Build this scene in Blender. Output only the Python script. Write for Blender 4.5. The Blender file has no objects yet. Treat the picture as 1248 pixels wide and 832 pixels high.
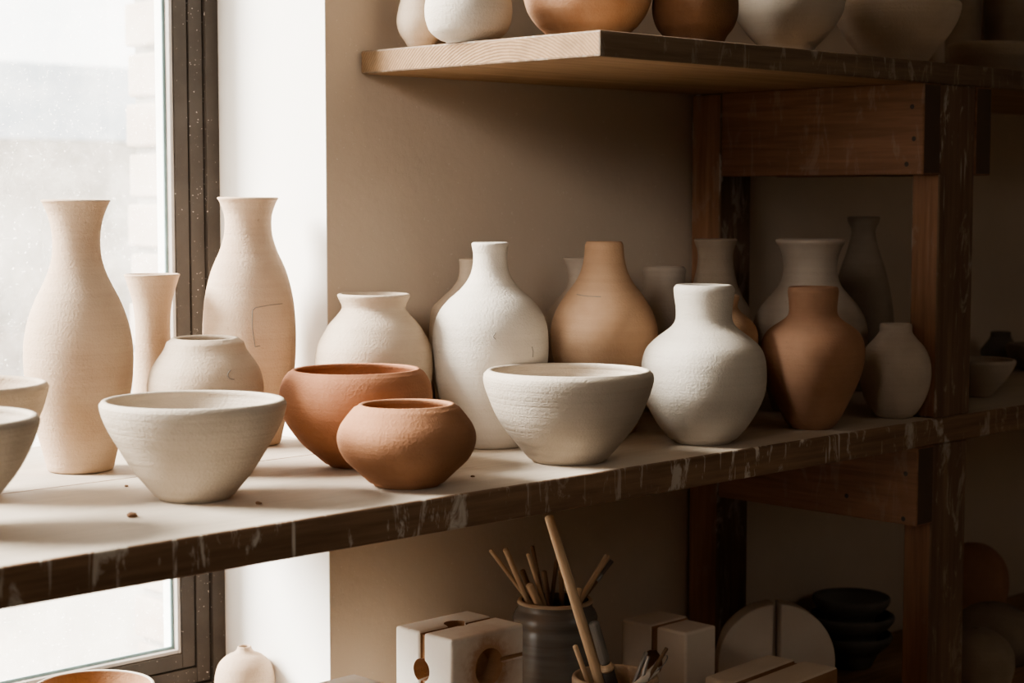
import bpy, bmesh, math, random
from math import sin, cos, tan, atan, sqrt, pi, radians
from mathutils import Vector, Matrix, noise

random.seed(11)
scene = bpy.context.scene
COL = scene.collection
EYE = 1.5                       # eye height above the floor; plans below are written relative to the eye

# ------------------------------------------------------------------ camera solved from the vanishing points
VX = 2850.0
F = sqrt((VX - 624) * (624 + 1560) - 176 ** 2)
PITCH = atan(176 / F)
TH = atan((VX - 624) * cos(PITCH) / F)
FH = Vector((cos(TH), sin(TH), 0)); RT = Vector((sin(TH), -cos(TH), 0)); UPZ = Vector((0, 0, 1))
FW = FH * cos(PITCH) - UPZ * sin(PITCH); UP = FH * sin(PITCH) + UPZ * cos(PITCH)


def ray(u, v): return FW * F + RT * (u - 624) + UP * (416 - v)


def on(axis, val, u, v):
    r = ray(u, v)
    return r * (val / r[axis])


def W(p): return Vector((p[0], p[1], p[2] + EYE))


cam = bpy.data.cameras.new('camera')
cam.sensor_width = 36.0
cam.lens = F / 1248 * 36
cam.dof.use_dof = True
cam.dof.focus_distance = 1.72
cam.dof.aperture_fstop = 8.5
cam.clip_start = 0.02
co = bpy.data.objects.new('camera', cam)
COL.objects.link(co)
co.matrix_world = Matrix((
    (RT.x, UP.x, -FW.x, 0), (RT.y, UP.y, -FW.y, 0), (RT.z, UP.z, -FW.z, EYE), (0, 0, 0, 1)))
scene.camera = co

# ------------------------------------------------------------------ materials


class NT:
    def __init__(s, name):
        s.m = bpy.data.materials.new(name); s.m.use_nodes = True
        s.t = s.m.node_tree; s.n = s.t.nodes; s.n.clear()
        s.out = s.n.new('ShaderNodeOutputMaterial')
        s.b = s.n.new('ShaderNodeBsdfPrincipled')
        s.link(s.b, 0, s.out, 0)
        s.tc = s.n.new('ShaderNodeTexCoord')

    def link(s, a, ao, b, bi): s.t.links.new(a.outputs[ao], b.inputs[bi])

    def mapping(s, scale, loc=(0, 0, 0)):
        m = s.n.new('ShaderNodeMapping'); m.inputs['Scale'].default_value = scale; m.inputs['Location'].default_value = loc
        s.link(s.tc, 'Object', m, 'Vector'); return m

    def noise(s, scale, detail=4, rough=.55, mp=None, dist=0):
        q = s.n.new('ShaderNodeTexNoise'); q.inputs['Scale'].default_value = scale; q.inputs['Detail'].default_value = detail
        q.inputs['Roughness'].default_value = rough; q.inputs['Distortion'].default_value = dist
        if mp: s.link(mp, 0, q, 'Vector')
        else: s.link(s.tc, 'Object', q, 'Vector')
        return q

    def ramp(s, src, stops, out='Fac'):
        r = s.n.new('ShaderNodeValToRGB'); e = r.color_ramp.elements
        while len(e) < len(stops): e.new(.5)
        for k, (p, c) in enumerate(stops):
            e[k].position = p; e[k].color = (c, c, c, 1) if not hasattr(c, '__len__') else (*c, 1)
        s.link(src, out, r, 'Fac'); return r

    def mix(s, fac, a, b, mode='MIX'):
        x = s.n.new('ShaderNodeMix'); x.data_type = 'RGBA'; x.blend_type = mode
        for k, val in ((0, fac), (6, a), (7, b)):
            if isinstance(val, tuple) and isinstance(val[0], bpy.types.Node): s.t.links.new(val[0].outputs[val[1]], x.inputs[k])
            elif isinstance(val, bpy.types.Node): s.t.links.new(val.outputs[0], x.inputs[k])
            elif k == 0: x.inputs[0].default_value = val
            else: x.inputs[k].default_value = (*val, 1)
        return (x, 2)

    def col(s, src): s.t.links.new(src[0].outputs[src[1]], s.b.inputs['Base Color'])

    def bump(s, srcs, dist=.001):
        prev = None
        for src, strg in srcs:
            bp = s.n.new('ShaderNodeBump'); bp.inputs['Strength'].default_value = strg; bp.inputs['Distance'].default_value = dist
            s.link(src, 0, bp, 'Height')
            if prev: s.link(prev, 0, bp, 'Normal')
            prev = bp
        s.link(prev, 0, s.b, 'Normal')

    def rough(s, v): s.b.inputs['Roughness'].default_value = v

    def spec(s, v): s.b.inputs['Specular IOR Level'].default_value = v


def mul(c, k): return tuple(min(1, x * k) for x in c)


def clay(name, c, c2=None, speck=.5, rings=.4, grit=.5, rough=.9):
    t = NT(name); c2 = c2 or mul(c, .84)
    a = t.noise(14, 6, .6)
    ra = t.ramp(a, [(.33, c2), (.62, c)])
    rg = t.noise(1, 4, .6, t.mapping((2, 2, 160)))
    rr = t.ramp(rg, [(.35, .93), (.65, 1.0)])
    m1 = t.mix(1.0, (ra, 0), (rr, 0), 'MULTIPLY')
    sp = t.noise(160, 2, .5)
    sr = t.ramp(sp, [(.74, 0), (.80, 1)])
    sm = t.n.new('ShaderNodeMath'); sm.operation = 'MULTIPLY'; sm.inputs[1].default_value = speck
    t.link(sr, 0, sm, 0)
    m2 = t.mix(sm, m1, mul(c, .55))
    t.col(m2)
    g = t.noise(420, 3, .6)
    lump = t.noise(26, 3, .5)
    t.bump([(rg, rings), (g, grit), (lump, .42)], .0013)
    t.rough(rough); t.spec(.25)
    return t.m


def wood(name, axis, light, dark, drips=0.0, dripcol=(.5, .46, .4), dust=0.0, dustcol=(.62, .55, .46), rough=.7, stripe=34, grit=.4):
    t = NT(name)
    sc = [stripe] * 3; sc[axis] = stripe * .055
    g = t.noise(1, 7, .62, t.mapping(tuple(sc)), .6)
    base = t.ramp(g, [(.28, dark), (.70, light)])
    fine = t.noise(1, 4, .6, t.mapping(tuple(x * 6 for x in sc)))
    fr = t.ramp(fine, [(.35, .78), (.6, 1.0)])
    cur = t.mix(1.0, (base, 0), (fr, 0), 'MULTIPLY')
    if dust:
        d = t.noise(5, 6, .65)
        dr = t.ramp(d, [(.30, dust * .45), (.66, dust)])
        cur = t.mix((dr, 0), cur, dustcol)
    if drips:
        d1 = t.noise(1, 5, .68, t.mapping((46, 46, 15)), .8)
        d2 = t.noise(1, 4, .6, t.mapping((75, 75, 5), (3, 1, 7)))
        d3 = t.noise(2.3, 2, .5, t.mapping((1, 1, 1), (5, 2, 1)))
        r1 = t.ramp(d1, [(.55, 0), (.62, 1)])
        r2 = t.ramp(d2, [(.63, 0), (.69, 1)])
        r3 = t.ramp(d3, [(.36, .25), (.62, 1)])
        u = t.mix(1.0, (r1, 0), (r2, 0), 'LIGHTEN')
        u = t.mix(1.0, u, (r3, 0), 'MULTIPLY')
        k = t.mix(1.0, u, (drips, drips, drips), 'MULTIPLY')
        cur = t.mix(k, cur, dripcol)
    t.col(cur)
    t.bump([(g, grit), (fine, grit * .6)], .0015)
    t.rough(rough); t.spec(.3)
    return t.m


def endgrain(name):
    t = NT(name)
    mp = t.mapping((1, 1, 1), (0, -1.215, -1.5))      # ring centre just under the board
    wv = t.n.new('ShaderNodeTexWave'); wv.wave_type = 'RINGS'; wv.rings_direction = 'X'
    wv.inputs['Scale'].default_value = 105; wv.inputs['Distortion'].default_value = 2.2; wv.inputs['Detail'].default_value = 4
    wv.inputs['Detail Scale'].default_value = 1.6
    t.link(mp, 0, wv, 'Vector')
    base = t.ramp(wv, [(.05, (.20, .122, .068)), (.75, (.265, .17, .10))])
    n = t.noise(60, 5, .6)
    nr = t.ramp(n, [(.3, .75), (.62, 1.0)])
    cur = t.mix(1.0, (base, 0), (nr, 0), 'MULTIPLY')
    ck = t.noise(1, 3, .6, t.mapping((1, 90, 8)))
    cr = t.ramp(ck, [(.67, 0), (.70, 1)])
    cur = t.mix((cr, 0), cur, (.10, .06, .035))
    t.col(cur); t.bump([(wv, .3), (n, .3)], .001); t.rough(.8); t.spec(.2)
    return t.m


def plaster(name, c, c2, stain=None, bump=.25, scale=3.0, marks=.5, speck=0.0, sps=420):
    t = NT(name)
    a = t.noise(scale, 7, .6)
    cur = (t.ramp(a, [(.3, c2), (.68, c)]), 0)
    mk = t.noise(1, 3, .6, t.mapping((30, 30, 12)))
    mr = t.ramp(mk, [(.735, 0), (.78, marks)])
    cur = t.mix((mr, 0), cur, stain or mul(c, .45))
    if speck:
        s1 = t.noise(sps, 1, .5)
        cur = t.mix((t.ramp(s1, [(.735, 0), (.78, speck)]), 0), cur, (.8, .74, .66))
    t.col(cur)
    g = t.noise(90, 5, .65)
    t.bump([(a, bump), (g, bump)], .002)
    t.rough(.9); t.spec(.2)
    return t.m


def plain(name, c, rough=.6, metal=0.0, var=.15, scale=40, spec=.4):
    t = NT(name)
    a = t.noise(scale, 4, .6)
    t.col((t.ramp(a, [(.3, mul(c, 1 - var)), (.7, c)]), 0))
    t.bump([(a, .15)], .001)
    t.rough(rough); t.spec(spec); t.b.inputs['Metallic'].default_value = metal
    return t.m


def glassmat(name):
    t = NT(name); n = t.n
    tr = n.new('ShaderNodeBsdfTransparent'); tr.inputs[0].default_value = (.97, .985, .98, 1)
    gl = n.new('ShaderNodeBsdfGlossy'); gl.inputs['Roughness'].default_value = .02
    m1 = n.new('ShaderNodeMixShader'); m1.inputs[0].default_value = .06
    t.link(tr, 0, m1, 1); t.link(gl, 0, m1, 2)
    df = n.new('ShaderNodeBsdfTranslucent'); df.inputs[0].default_value = (.95, .92, .88, 1)
    m2 = n.new('ShaderNodeMixShader')
    ns = t.noise(9, 8, .72); r1 = t.ramp(ns, [(.35, .05), (.72, .22)])
    sp = t.noise(330, 2, .5); r2 = t.ramp(sp, [(.66, 0), (.72, .45)])
    u = t.mix(1.0, (r1, 0), (r2, 0), 'ADD')
    t.t.links.new(u[0].outputs[u[1]], m2.inputs[0]); t.link(m1, 0, m2, 1); t.link(df, 0, m2, 2)
    n.remove(t.b)
    t.link(m2, 0, t.out, 0)
    return t.m


M = {}
M['white'] = clay('white_bisque', (.60, .54, .47), (.53, .47, .40))
M['cream'] = clay('cream_bisque', (.56, .46, .36), (.48, .38, .29))
M['peach'] = clay('peach_bisque', (.55, .425, .32), (.48, .35, .255), rings=.5)
M['bowlwhite'] = clay('thrown_white_bisque', (.51, .44, .365), (.45, .38, .305), rings=.9)
M['terra'] = clay('terracotta', (.37, .175, .10), (.30, .135, .075), speck=.35)
M['terra2'] = clay('brown_terracotta', (.37, .19, .11), (.30, .145, .08), speck=.3)
M['tan'] = clay('tan_clay', (.51, .335, .22), (.43, .26, .16), speck=.3)
M['rust'] = clay('rust_clay', (.42, .24, .155), (.34, .18, .11), speck=.35)
M['brown'] = clay('dark_brown_clay', (.22, .12, .07), (.16, .085, .05), speck=.3)
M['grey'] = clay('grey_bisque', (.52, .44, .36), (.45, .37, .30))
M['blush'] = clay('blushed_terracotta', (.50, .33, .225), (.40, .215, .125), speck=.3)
M['dim'] = clay('shade_toned_clay', (.33, .26, .20), (.26, .20, .15))  # cream clay with the shade of the back wares put into its colour
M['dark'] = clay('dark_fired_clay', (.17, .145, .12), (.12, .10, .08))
M['pencil'] = plain('pencil_line', (.22, .20, .18), .8)
M['wall'] = plaster('ochre_brown_plaster', (.60, .49, .385), (.52, .42, .325), (.16, .11, .07), speck=.3, sps=300)
M['jamb'] = plaster('white_painted_reveal', (.86, .84, .81), (.80, .77, .73), (.5, .4, .3), bump=.12, marks=.25)
M['room'] = plaster('dark_room_plaster', (.32, .29, .25), (.27, .245, .21))  # unseen walls, toned dark to keep bounce light low
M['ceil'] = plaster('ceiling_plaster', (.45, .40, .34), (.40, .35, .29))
M['floor'] = wood('floor_boards', 0, (.26, .18, .11), (.16, .10, .06), dust=.3)
M['frame'] = plaster('dark_brown_frame_paint', (.085, .072, .062), (.06, .05, .043), (.3, .26, .22), bump=.2, scale=20, marks=.7, speck=.9)
M['bead'] = plain('grey_glazing_bead', (.42, .38, .35), .5)
M['edge_reflection'] = plain('green_edge_reflection', (.33, .50, .53), .3)
M['outjamb'] = plain('white_outer_reveal', (.9, .9, .88), .8)
M['glass'] = glassmat('dusty_glass')
M['top'] = wood('dusty_shelf_top', 0, (.50, .41, .32), (.33, .25, .18), dust=.8, dustcol=(.57, .50, .42), stripe=26)
M['edge'] = wood('splashed_shelf_edge', 0, (.29, .18, .115), (.155, .092, .057), drips=.9, dripcol=(.62, .57, .50))
M['under'] = wood('shelf_underside', 0, (.46, .30, .18), (.30, .185, .105))
M['end'] = endgrain('pale_end_grain')
M['updark'] = wood('upper_board_edge', 0, (.24, .165, .11), (.13, .085, .055), drips=.5)
M['post'] = wood('splashed_post', 2, (.22, .14, .09), (.12, .07, .045), drips=.8)
M['postred'] = wood('reddish_post', 2, (.34, .175, .10), (.21, .105, .06), drips=.14)
M['beam'] = wood('reddish_beam', 1, (.30, .155, .092), (.18, .09, .052), drips=.12)
M['beamend'] = plain('beam_end_grain', (.10, .065, .042), .8)
M['nail'] = plain('nail_head', (.05, .04, .035), .5, .6)
M['plas'] = plaster('white_plaster_mould', (.83, .79, .73), (.76, .71, .64), (.5, .38, .28), bump=.12, scale=14, marks=.4)
M['plas2'] = plaster('grey_beige_plaster_mould', (.80, .70, .59), (.72, .61, .50), (.35, .26, .2), bump=.12, scale=14, marks=.4)
def stained(name, centre):
    t = NT(name)
    a = t.noise(14, 7, .6)
    cur = (t.ramp(a, [(.3, (.76, .71, .64)), (.68, (.83, .79, .73))]), 0)
    sub = t.n.new('ShaderNodeVectorMath'); sub.operation = 'DISTANCE'; sub.inputs[1].default_value = centre
    t.link(t.tc, 'Object', sub, 0)
    ns = t.noise(70, 5, .7)
    ad = t.n.new('ShaderNodeMath'); ad.operation = 'MULTIPLY_ADD'; ad.inputs[1].default_value = .028
    t.link(ns, 0, ad, 0); t.t.links.new(sub.outputs['Value'], ad.inputs[2])
    rr = t.ramp(ad, [(.036, .9), (.046, .35), (.066, 0)], 0)
    cur = t.mix((rr, 0), cur, (.42, .25, .15))
    sp = t.noise(120, 3, .5)
    cur = t.mix((t.ramp(sp, [(.70, 0), (.76, .45)]), 0), cur, (.45, .30, .2))
    t.col(cur)
    g = t.noise(90, 5, .65); t.bump([(g, .2)], .002)
    t.rough(.9); t.spec(.2)
    return t.m


M['plasst'] = stained('stained_white_plaster', (.0005, -.0415, .1615))
M['slip'] = clay('dried_brown_slip', (.42, .25, .15), (.26, .14, .08), speck=.6)
M['stickl'] = wood('pale_stick_wood', 2, (.72, .53, .36), (.60, .42, .27), stripe=60)
M['stickd'] = wood('dark_stick_wood', 2, (.30, .19, .115), (.21, .125, .075), stripe=60)
M['bristle'] = wood('grey_bristle', 2, (.36, .33, .30), (.15, .135, .12), stripe=90)
M['darkpaint'] = plain('worn_dark_paint', (.10, .085, .075), .6, var=.5)
M['steel'] = plain('worn_steel', (.42, .40, .38), .35, .9)
M['cupclay'] = clay('tan_cup_clay', (.60, .46, .34), (.52, .38, .27))
M['roof'] = plain('pale_blue_grey_roof', (.26, .31, .36), .7, scale=3)
M['shed'] = plaster('pale_tan_render', (.46, .405, .34), (.38, .33, .27), bump=.1, scale=.8)
M['ground'] = plaster('pale_sandy_ground', (.55, .49, .42), (.42, .37, .31), bump=.1, scale=.7)
M['brick'] = plaster('pale_brick', (.46, .38, .32), (.38, .30, .25), bump=.2, scale=9)
M['mortar'] = plain('grey_mortar', (.30, .28, .25), .9)


def glaze():
    t = NT('blue_grey_glaze')
    a = t.noise(1, 5, .6, t.mapping((4, 4, 70)))
    b = t.noise(18, 5, .6)
    ra = t.ramp(a, [(.3, (.13, .115, .10)), (.7, (.23, .23, .225))])
    rb = t.ramp(b, [(.4, 0), (.68, .6)])
    t.col(t.mix((rb, 0), (ra, 0), (.20, .155, .115)))
    t.bump([(a, .5)], .0012)
    t.rough(.27); t.spec(.6)
    return t.m


M['glaze'] = glaze()

# ------------------------------------------------------------------ object helpers


def obj(name, bm, mats, parent=None, loc=None, smooth=True, kind=None):
    me = bpy.data.meshes.new(name)
    bm.normal_update(); bm.to_mesh(me); bm.free()
    for m in (mats if isinstance(mats, (list, tuple)) else [mats]): me.materials.append(m)
    if smooth:
        for p in me.polygons: p.use_smooth = True
    o = bpy.data.objects.new(name, me); COL.objects.link(o)
    if loc is not None: o.location = loc
    if parent: o.parent = parent
    if kind: o['kind'] = kind
    return o


def tag(o, label, cat, group=None):
    o['label'] = label; o['category'] = cat
    if group: o['group'] = group
    return o


def empty(name, loc, label, cat, group=None):
    o = bpy.data.objects.new(name, None); COL.objects.link(o); o.location = loc; o.empty_display_size = .05
    return tag(o, label, cat, group)


def box(bm, lo, hi, mi=0, bev=0.0, faces=None, seg=2):
    """faces: dict of '-x','+x',... -> material index"""
    vs = [bm.verts.new((x, y, z)) for x in (lo[0], hi[0]) for y in (lo[1], hi[1]) for z in (lo[2], hi[2])]
    q = {'-x': (0, 1, 3, 2), '+x': (4, 6, 7, 5), '-y': (0, 4, 5, 1), '+y': (2, 3, 7, 6), '-z': (0, 2, 6, 4), '+z': (1, 5, 7, 3)}
    fs = []
    for k, ix in q.items():
        f = bm.faces.new([vs[i] for i in ix]); f.material_index = (faces or {}).get(k, mi); fs.append(f)
    if bev:
        ed = list({e for f in fs for e in f.edges})
        bmesh.ops.bevel(bm, geom=ed, offset=bev, segments=seg, profile=.5, affect='EDGES', clamp_overlap=True)
    return fs


def boxobj(name, lo, hi, mats, parent=None, bev=0.0, faces=None, kind=None, smooth=False, base=None):
    bm = bmesh.new()
    o0 = Vector(base) if base is not None else Vector((0, 0, 0))
    box(bm, Vector(lo) - o0, Vector(hi) - o0, 0, bev, faces)
    return obj(name, bm, mats, parent, base, smooth, kind)


def spline(pts, n):
    """Catmull-Rom through 2-D points, chord-length parametrised"""
    P = [Vector(p) for p in pts]
    P = [P[0] * 2 - P[1]] + P + [P[-1] * 2 - P[-2]]
    out = []
    L = [(P[i + 1] - P[i]).length for i in range(1, len(P) - 2)]
    tot = sum(L)
    for i in range(1, len(P) - 2):
        k = max(2, int(round(n * L[i - 1] / tot)))
        for j in range(k):
            t = j / k; a, b, c, d = P[i - 1], P[i], P[i + 1], P[i + 2]
            t01 = max((b - a).length, 1e-6) ** .5; t12 = max((c - b).length, 1e-6) ** .5; t23 = max((d - c).length, 1e-6) ** .5
            m1 = (c - b) + ((b - a) / t01 - (c - a) / (t01 + t12)) * t12
            m2 = (c - b) + ((d - c) / t23 - (d - b) / (t12 + t23)) * t12
            out.append(b * (2 * t ** 3 - 3 * t ** 2 + 1) + m1 * (t ** 3 - 2 * t ** 2 + t) + c * (-2 * t ** 3 + 3 * t ** 2) + m2 * (t ** 3 - t ** 2))
    out.append(P[-2])
    return out


def lathe_bm(prof, th, seed=0, wob=.006, seg=96, n=64, tilt=0.0, floor_th=None, rim_mi=0, in_mi=0, thin_rim=None):
    """prof: outer (r,z) from the rim down to the foot (z=0).  Builds wall, rounded rim, inside and foot."""
    rnd = random.Random(seed)
    o = spline(prof, n)
    floor_th = floor_th or th * 1.3
    zt = o[0].y; rt = o[0].x
    rth = min(thin_rim or th, rt * .6)
    ring = []
    # foot -> rim (outside)
    up = list(reversed(o))
    rb = up[0].x
    ring += [(rb * .55, .0012, 0), (rb - .003, 0, 0), (rb - .0008, .0006, 0), (rb, .002, 0)]
    for p in up:
        if p.y > .003 and p.y < zt - rth * .45: ring.append((p.x, p.y, 0))
    # rounded rim
    for k in range(1, 8):
        a = pi * k / 8
        ring.append((rt - rth / 2 + cos(a) * rth / 2, zt - rth * .45 + sin(a) * rth * .45, rim_mi))
    # inside
    ins = []
    for k, p in enumerate(o):
        if p.y >= zt - rth * .45: continue
        a = o[max(k - 1, 0)]; b = o[min(k + 1, len(o) - 1)]
        tn = (b - a)
        if tn.length < 1e-9: continue
        tn.normalize()
        nrm = Vector((tn.y, -tn.x))
        if nrm.x > 0: nrm = -nrm
        w = min(1, (zt - p.y) / (zt * .25 + 1e-6)); tk = rth + (th - rth) * w
        q = p + Vector((-1, 0)) * tk * .5 + nrm * tk * .5
        if q.y < floor_th: break
        ins.append((max(q.x, .0025), q.y))
    last = None
    for q in ins:
        if last is not None and q[1] > last - .0001: continue
        ring.append((q[0], q[1], in_mi)); last = q[1]
    rl = ring[-1][0]
    for k in (.85, .6, .3): ring.append((rl * k, floor_th, in_mi))
    bm = bmesh.new(); rows = []
    p2, p3 = rnd.uniform(0, 6.28), rnd.uniform(0, 6.28); off = Vector((rnd.uniform(0, 50), rnd.uniform(0, 50), 0))
    for (r, z, mi) in ring:
        row = []
        f = min(1, z / (zt * .25 + 1e-6))
        for s in range(seg):
            a = 2 * pi * s / seg
            rr = r * (1 + wob * f * (.55 * sin(2 * a + p2 + z * 9) + .35 * sin(3 * a + p3 - z * 14) + .5 * noise.noise(Vector((cos(a) * 1.6, sin(a) * 1.6, z * 22)) + off)))
            dz = (wob * 1.0 * rt * sin(a + p3)) * max(0, (z / zt)) ** 3
            row.append(bm.verts.new((rr * cos(a), rr * sin(a), z + dz)))
        rows.append(row)
    for i in range(len(rows) - 1):
        mi = ring[i + 1][2]
        for s in range(seg):
            f = bm.faces.new((rows[i][s], rows[i][(s + 1) % seg], rows[i + 1][(s + 1) % seg], rows[i + 1][s])); f.material_index = mi
    c0 = bm.verts.new((0, 0, ring[0][1])); c1 = bm.verts.new((0, 0, ring[-1][1]))
    for s in range(seg):
        bm.faces.new((c0, rows[0][(s + 1) % seg], rows[0][s]))
        f = bm.faces.new((c1, rows[-1][s], rows[-1][(s + 1) % seg])); f.material_index = in_mi
    return bm, o


def prof_at(o, z):
    for a, b in zip(o, o[1:]):
        if a.y >= z >= b.y: return a.x + (b.x - a.x) * (a.y - z) / max(a.y - b.y, 1e-9)
    return o[-1].x


def tube(bm, pts, r, seg=8, mi=0, r2=None):
    """smooth tube through points, tapering r -> r2, rounded ends"""
    r2 = r if r2 is None else r2
    P = [Vector(p) for p in pts]; rows = []
    n = len(P)
    t0 = (P[-1] - P[0]).normalized(); ref = Vector((1, 0, 0)) if abs(t0.x) < .8 else Vector((0, 1, 0))
    sts = []
    for i, p in enumerate(P):
        t = (P[min(i + 1, n - 1)] - P[max(i - 1, 0)]).normalized()
        rr = r + (r2 - r) * i / max(n - 1, 1)
        if i == 0:
            for k in (1.35, .9, .45): sts.append((p + t * rr * .55 * (1 - cos(k)), t, rr * max(sin(pi / 2 - k), .05) if k > 1.3 else rr * cos(k)))
        sts.append((p + (t * rr * .55 if i == 0 else (-t * rr * .55 if i == n - 1 else Vector())), t, rr))
        if i == n - 1:
            for k in (.45, .9, 1.35): sts.append((p - t * rr * .55 * (1 - sin(k)), t, rr * cos(k)))
    for (p, t, rr) in sts:
        u = t.cross(ref).normalized(); v = t.cross(u)
        rows.append([bm.verts.new(p + (u * cos(2 * pi * s / seg) + v * sin(2 * pi * s / seg)) * rr) for s in range(seg)])
    for i in range(len(rows) - 1):
        for s in range(seg):
            f = bm.faces.new((rows[i][s], rows[i][(s + 1) % seg], rows[i + 1][(s + 1) % seg], rows[i + 1][s])); f.material_index = mi
    bm.faces.new(list(reversed(rows[0]))).material_index = mi; bm.faces.new(rows[-1]).material_index = mi


POTS = {}


def pot(name, label, cat, uc, prof, zb, mat, vb=None, Y=None, th=.005, seed=0, wob=.006, rim=None, group=None, rimmat=None, inmat=None, marks=None, hwb=None):
    """prof: rows (image row, half width in px) down the silhouette; last row (None, half width of the foot)"""
    hw_base = prof[-1][1]
    if vb is not None:
        P = on(2, zb, uc, vb); s = F / P.dot(FW); h = Vector((P.x, P.y, 0)).normalized()
        A = P + h * (hw_base / s)
    else:
        A = on(1, Y, uc, 300)
    d = Vector((A.x, A.y, 0)); hd = d.length; dn = d / hd
    pts = []
    scale = None
    for v, hw in prof[:-1]:
        r = ray(uc, v); P = r * (hd / Vector((r.x, r.y, 0)).length)
        s = F / P.dot(FW); z = P.z - zb
        if z > .006: pts.append((hw / s, z))
        scale = s
    pts.append((hw_base / scale, 0.0))
    mats = [mat]; rmi = imi = 0
    if rimmat: mats.append(rimmat); rmi = len(mats) - 1
    if inmat: mats.append(inmat); imi = len(mats) - 1
    bm, o = lathe_bm(pts, th, seed, wob, rim_mi=rmi, in_mi=imi, thin_rim=rim)
    if marks:
        mats.append(M['pencil']); mi = len(mats) - 1
        for line in marks:               # each a polyline of (px, py) on the silhouette side that faces the viewer
            pp = []
            for (u0, v0), (u1, v1) in zip(line, line[1:]):
                for k in range(7):
                    u = u0 + (u1 - u0) * k / 6; v = v0 + (v1 - v0) * k / 6
                    r = ray(uc, v); z = (r * (hd / Vector((r.x, r.y, 0)).length)).z - zb
                    R = prof_at(o, z); sn = max(-.95, min(.95, (u - uc) / scale / R))
                    rt = Vector((dn.y, -dn.x, 0))
                    q = rt * (R * sn) - dn * (R * sqrt(1 - sn * sn)); q = q * (1.0 + .0001 / R); q.z = z
                    pp.append(q)
            tube(bm, pp, .00042, 6, mi)
    ob = obj(name, bm, mats, None, W((A.x, A.y, zb)))
    tag(ob, label, cat, group)
    POTS[label] = (A, pts, zb)
    return ob


# ------------------------------------------------------------------ dimensions of the place
YF, YB = 1.0927, 1.4255            # shelf front plane, wall plane
ZM, ZM0 = -.248, -.2775            # middle board top / underside
ZU, ZU0 = .1479, .1246             # upper board
ZL, ZL0 = -.62, -.65               # lower board
XJ = 1.149                         # window jamb
YW = 1.612                         # front face of the window frame
WZ0, WZ1 = -.545, 1.05             # sill top, head of the opening
WX0 = -.35
FLOOR, CEIL = -EYE, 1.35
XL, XR, YFR = -.55, 3.4, -2.6
YO = 1.70                          # outer face of the wall


def wbox(name, lo, hi, mats, **k):
    return boxobj(name, W(lo), W(hi), mats, **k)


# ------------------------------------------------------------------ room shell
bm = bmesh.new()
for lo, hi in (((XJ + .0008, YB, FLOOR), (XR, YO, CEIL)), ((XL, YB, FLOOR), (WX0, YO, CEIL)),
               ((WX0, YB, FLOOR), (XJ + .0008, YO, WZ0 - .02)), ((WX0, YB, WZ1), (XJ + .0008, YO, CEIL))):
    box(bm, W(lo), W(hi))
obj('wall_back', bm, M['wall'], smooth=False, kind='structure')
wbox('trim_1', (XJ, YB + .0005, WZ0), (XJ + .0008, YO, WZ1), M['jamb'], kind='structure')
wbox('trim_2', (WX0, YB - .0, WZ0 - .02), (XJ + .0008, YO, WZ0), M['jamb'], kind='structure')
# left wall, with an unseen opening added to admit side light
bm = bmesh.new()
LY0, LY1, LZ0, LZ1 = 1.08, 1.36, -.80, .30
for lo, hi in (((XL - .2, YFR, FLOOR), (XL, LY0, CEIL)), ((XL - .2, LY1, FLOOR), (XL, YO, CEIL)),
               ((XL - .2, LY0, FLOOR), (XL, LY1, LZ0)), ((XL - .2, LY0, LZ1), (XL, LY1, CEIL))):
    box(bm, W(lo), W(hi))
obj('wall_left', bm, M['room'], smooth=False, kind='structure')
wbox('wall_right', (XR, YFR, FLOOR), (XR + .15, YO, CEIL), M['room'], kind='structure')
wbox('wall_front', (XL - .2, YFR - .15, FLOOR), (XR + .15, YFR, CEIL), M['room'], kind='structure')
wbox('floor', (XL - .2, YFR - .15, FLOOR - .1), (XR + .15, YO, FLOOR), M['floor'], kind='structure')
wbox('ceiling', (XL - .2, YFR - .15, CEIL), (XR + .15, YO, CEIL + .1), M['ceil'], kind='structure')


# window in the back wall: stepped dark frame, glazing bead, dusty pane
def window_frame(name, x0, x1, z0, z1, y):
    root = bpy.data.objects.new(name, None); COL.objects.link(root); root['kind'] = 'structure'
    bm = bmesh.new()
    w = .0535

    def border(a, b, ya, yb, za=None, zb=None, mi=0, bev=.001):
        """rectangular border between insets a and b"""
        box(bm, W((x1 - b, ya, z0 + a)), W((x1 - a, yb, z1 - a)), mi, bev)
        box(bm, W((x0 + a, ya, z0 + a)), W((x0 + b, yb, z1 - a)), mi, bev)
        box(bm, W((x0 + b, ya, z0 + a)), W((x1 - b, yb, z0 + b)), mi, bev)
        box(bm, W((x0 + b, ya, z1 - b)), W((x1 - b, yb, z1 - a)), mi, bev)

    border(0, .0165, y - .005, y + .0125)
    border(.0180, .0355, y - .001, y + .0125)
    border(.0370, w, y, y + .0125)
    obj('frame', bm, M['frame'], root, kind='structure', smooth=False)
    bm = bmesh.new(); border(w, w + .0042, y + .0020, y + .0105)
    o = obj('glazing_bead', bm, M['bead'], root, kind='structure', smooth=False); o['label'] = 'grey glazing bead'
    bm = bmesh.new(); border(w, w + .0070, y + .0106, y + .0125, bev=0)
    obj('edge_reflection', bm, M['edge_reflection'], root, kind='structure', smooth=False)  # thin teal strip, a glass-edge reflection put into colour
    bm = bmesh.new(); box(bm, W((x0 + .02, y + .0126, z0 + .02)), W((x1 - .02, y + .0150, z1 - .02)))
    obj('pane', bm, M['glass'], root, kind='structure', smooth=False)
    bm = bmesh.new(); border(0, w, y + .0152, y + .036)
    o = obj('outer_frame', bm, M['outjamb'], root, kind='structure', smooth=False); o['label'] = 'white outer side of the frame'
    return root


window_frame('window_1', WX0, XJ, WZ0, WZ1, YW)

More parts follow.
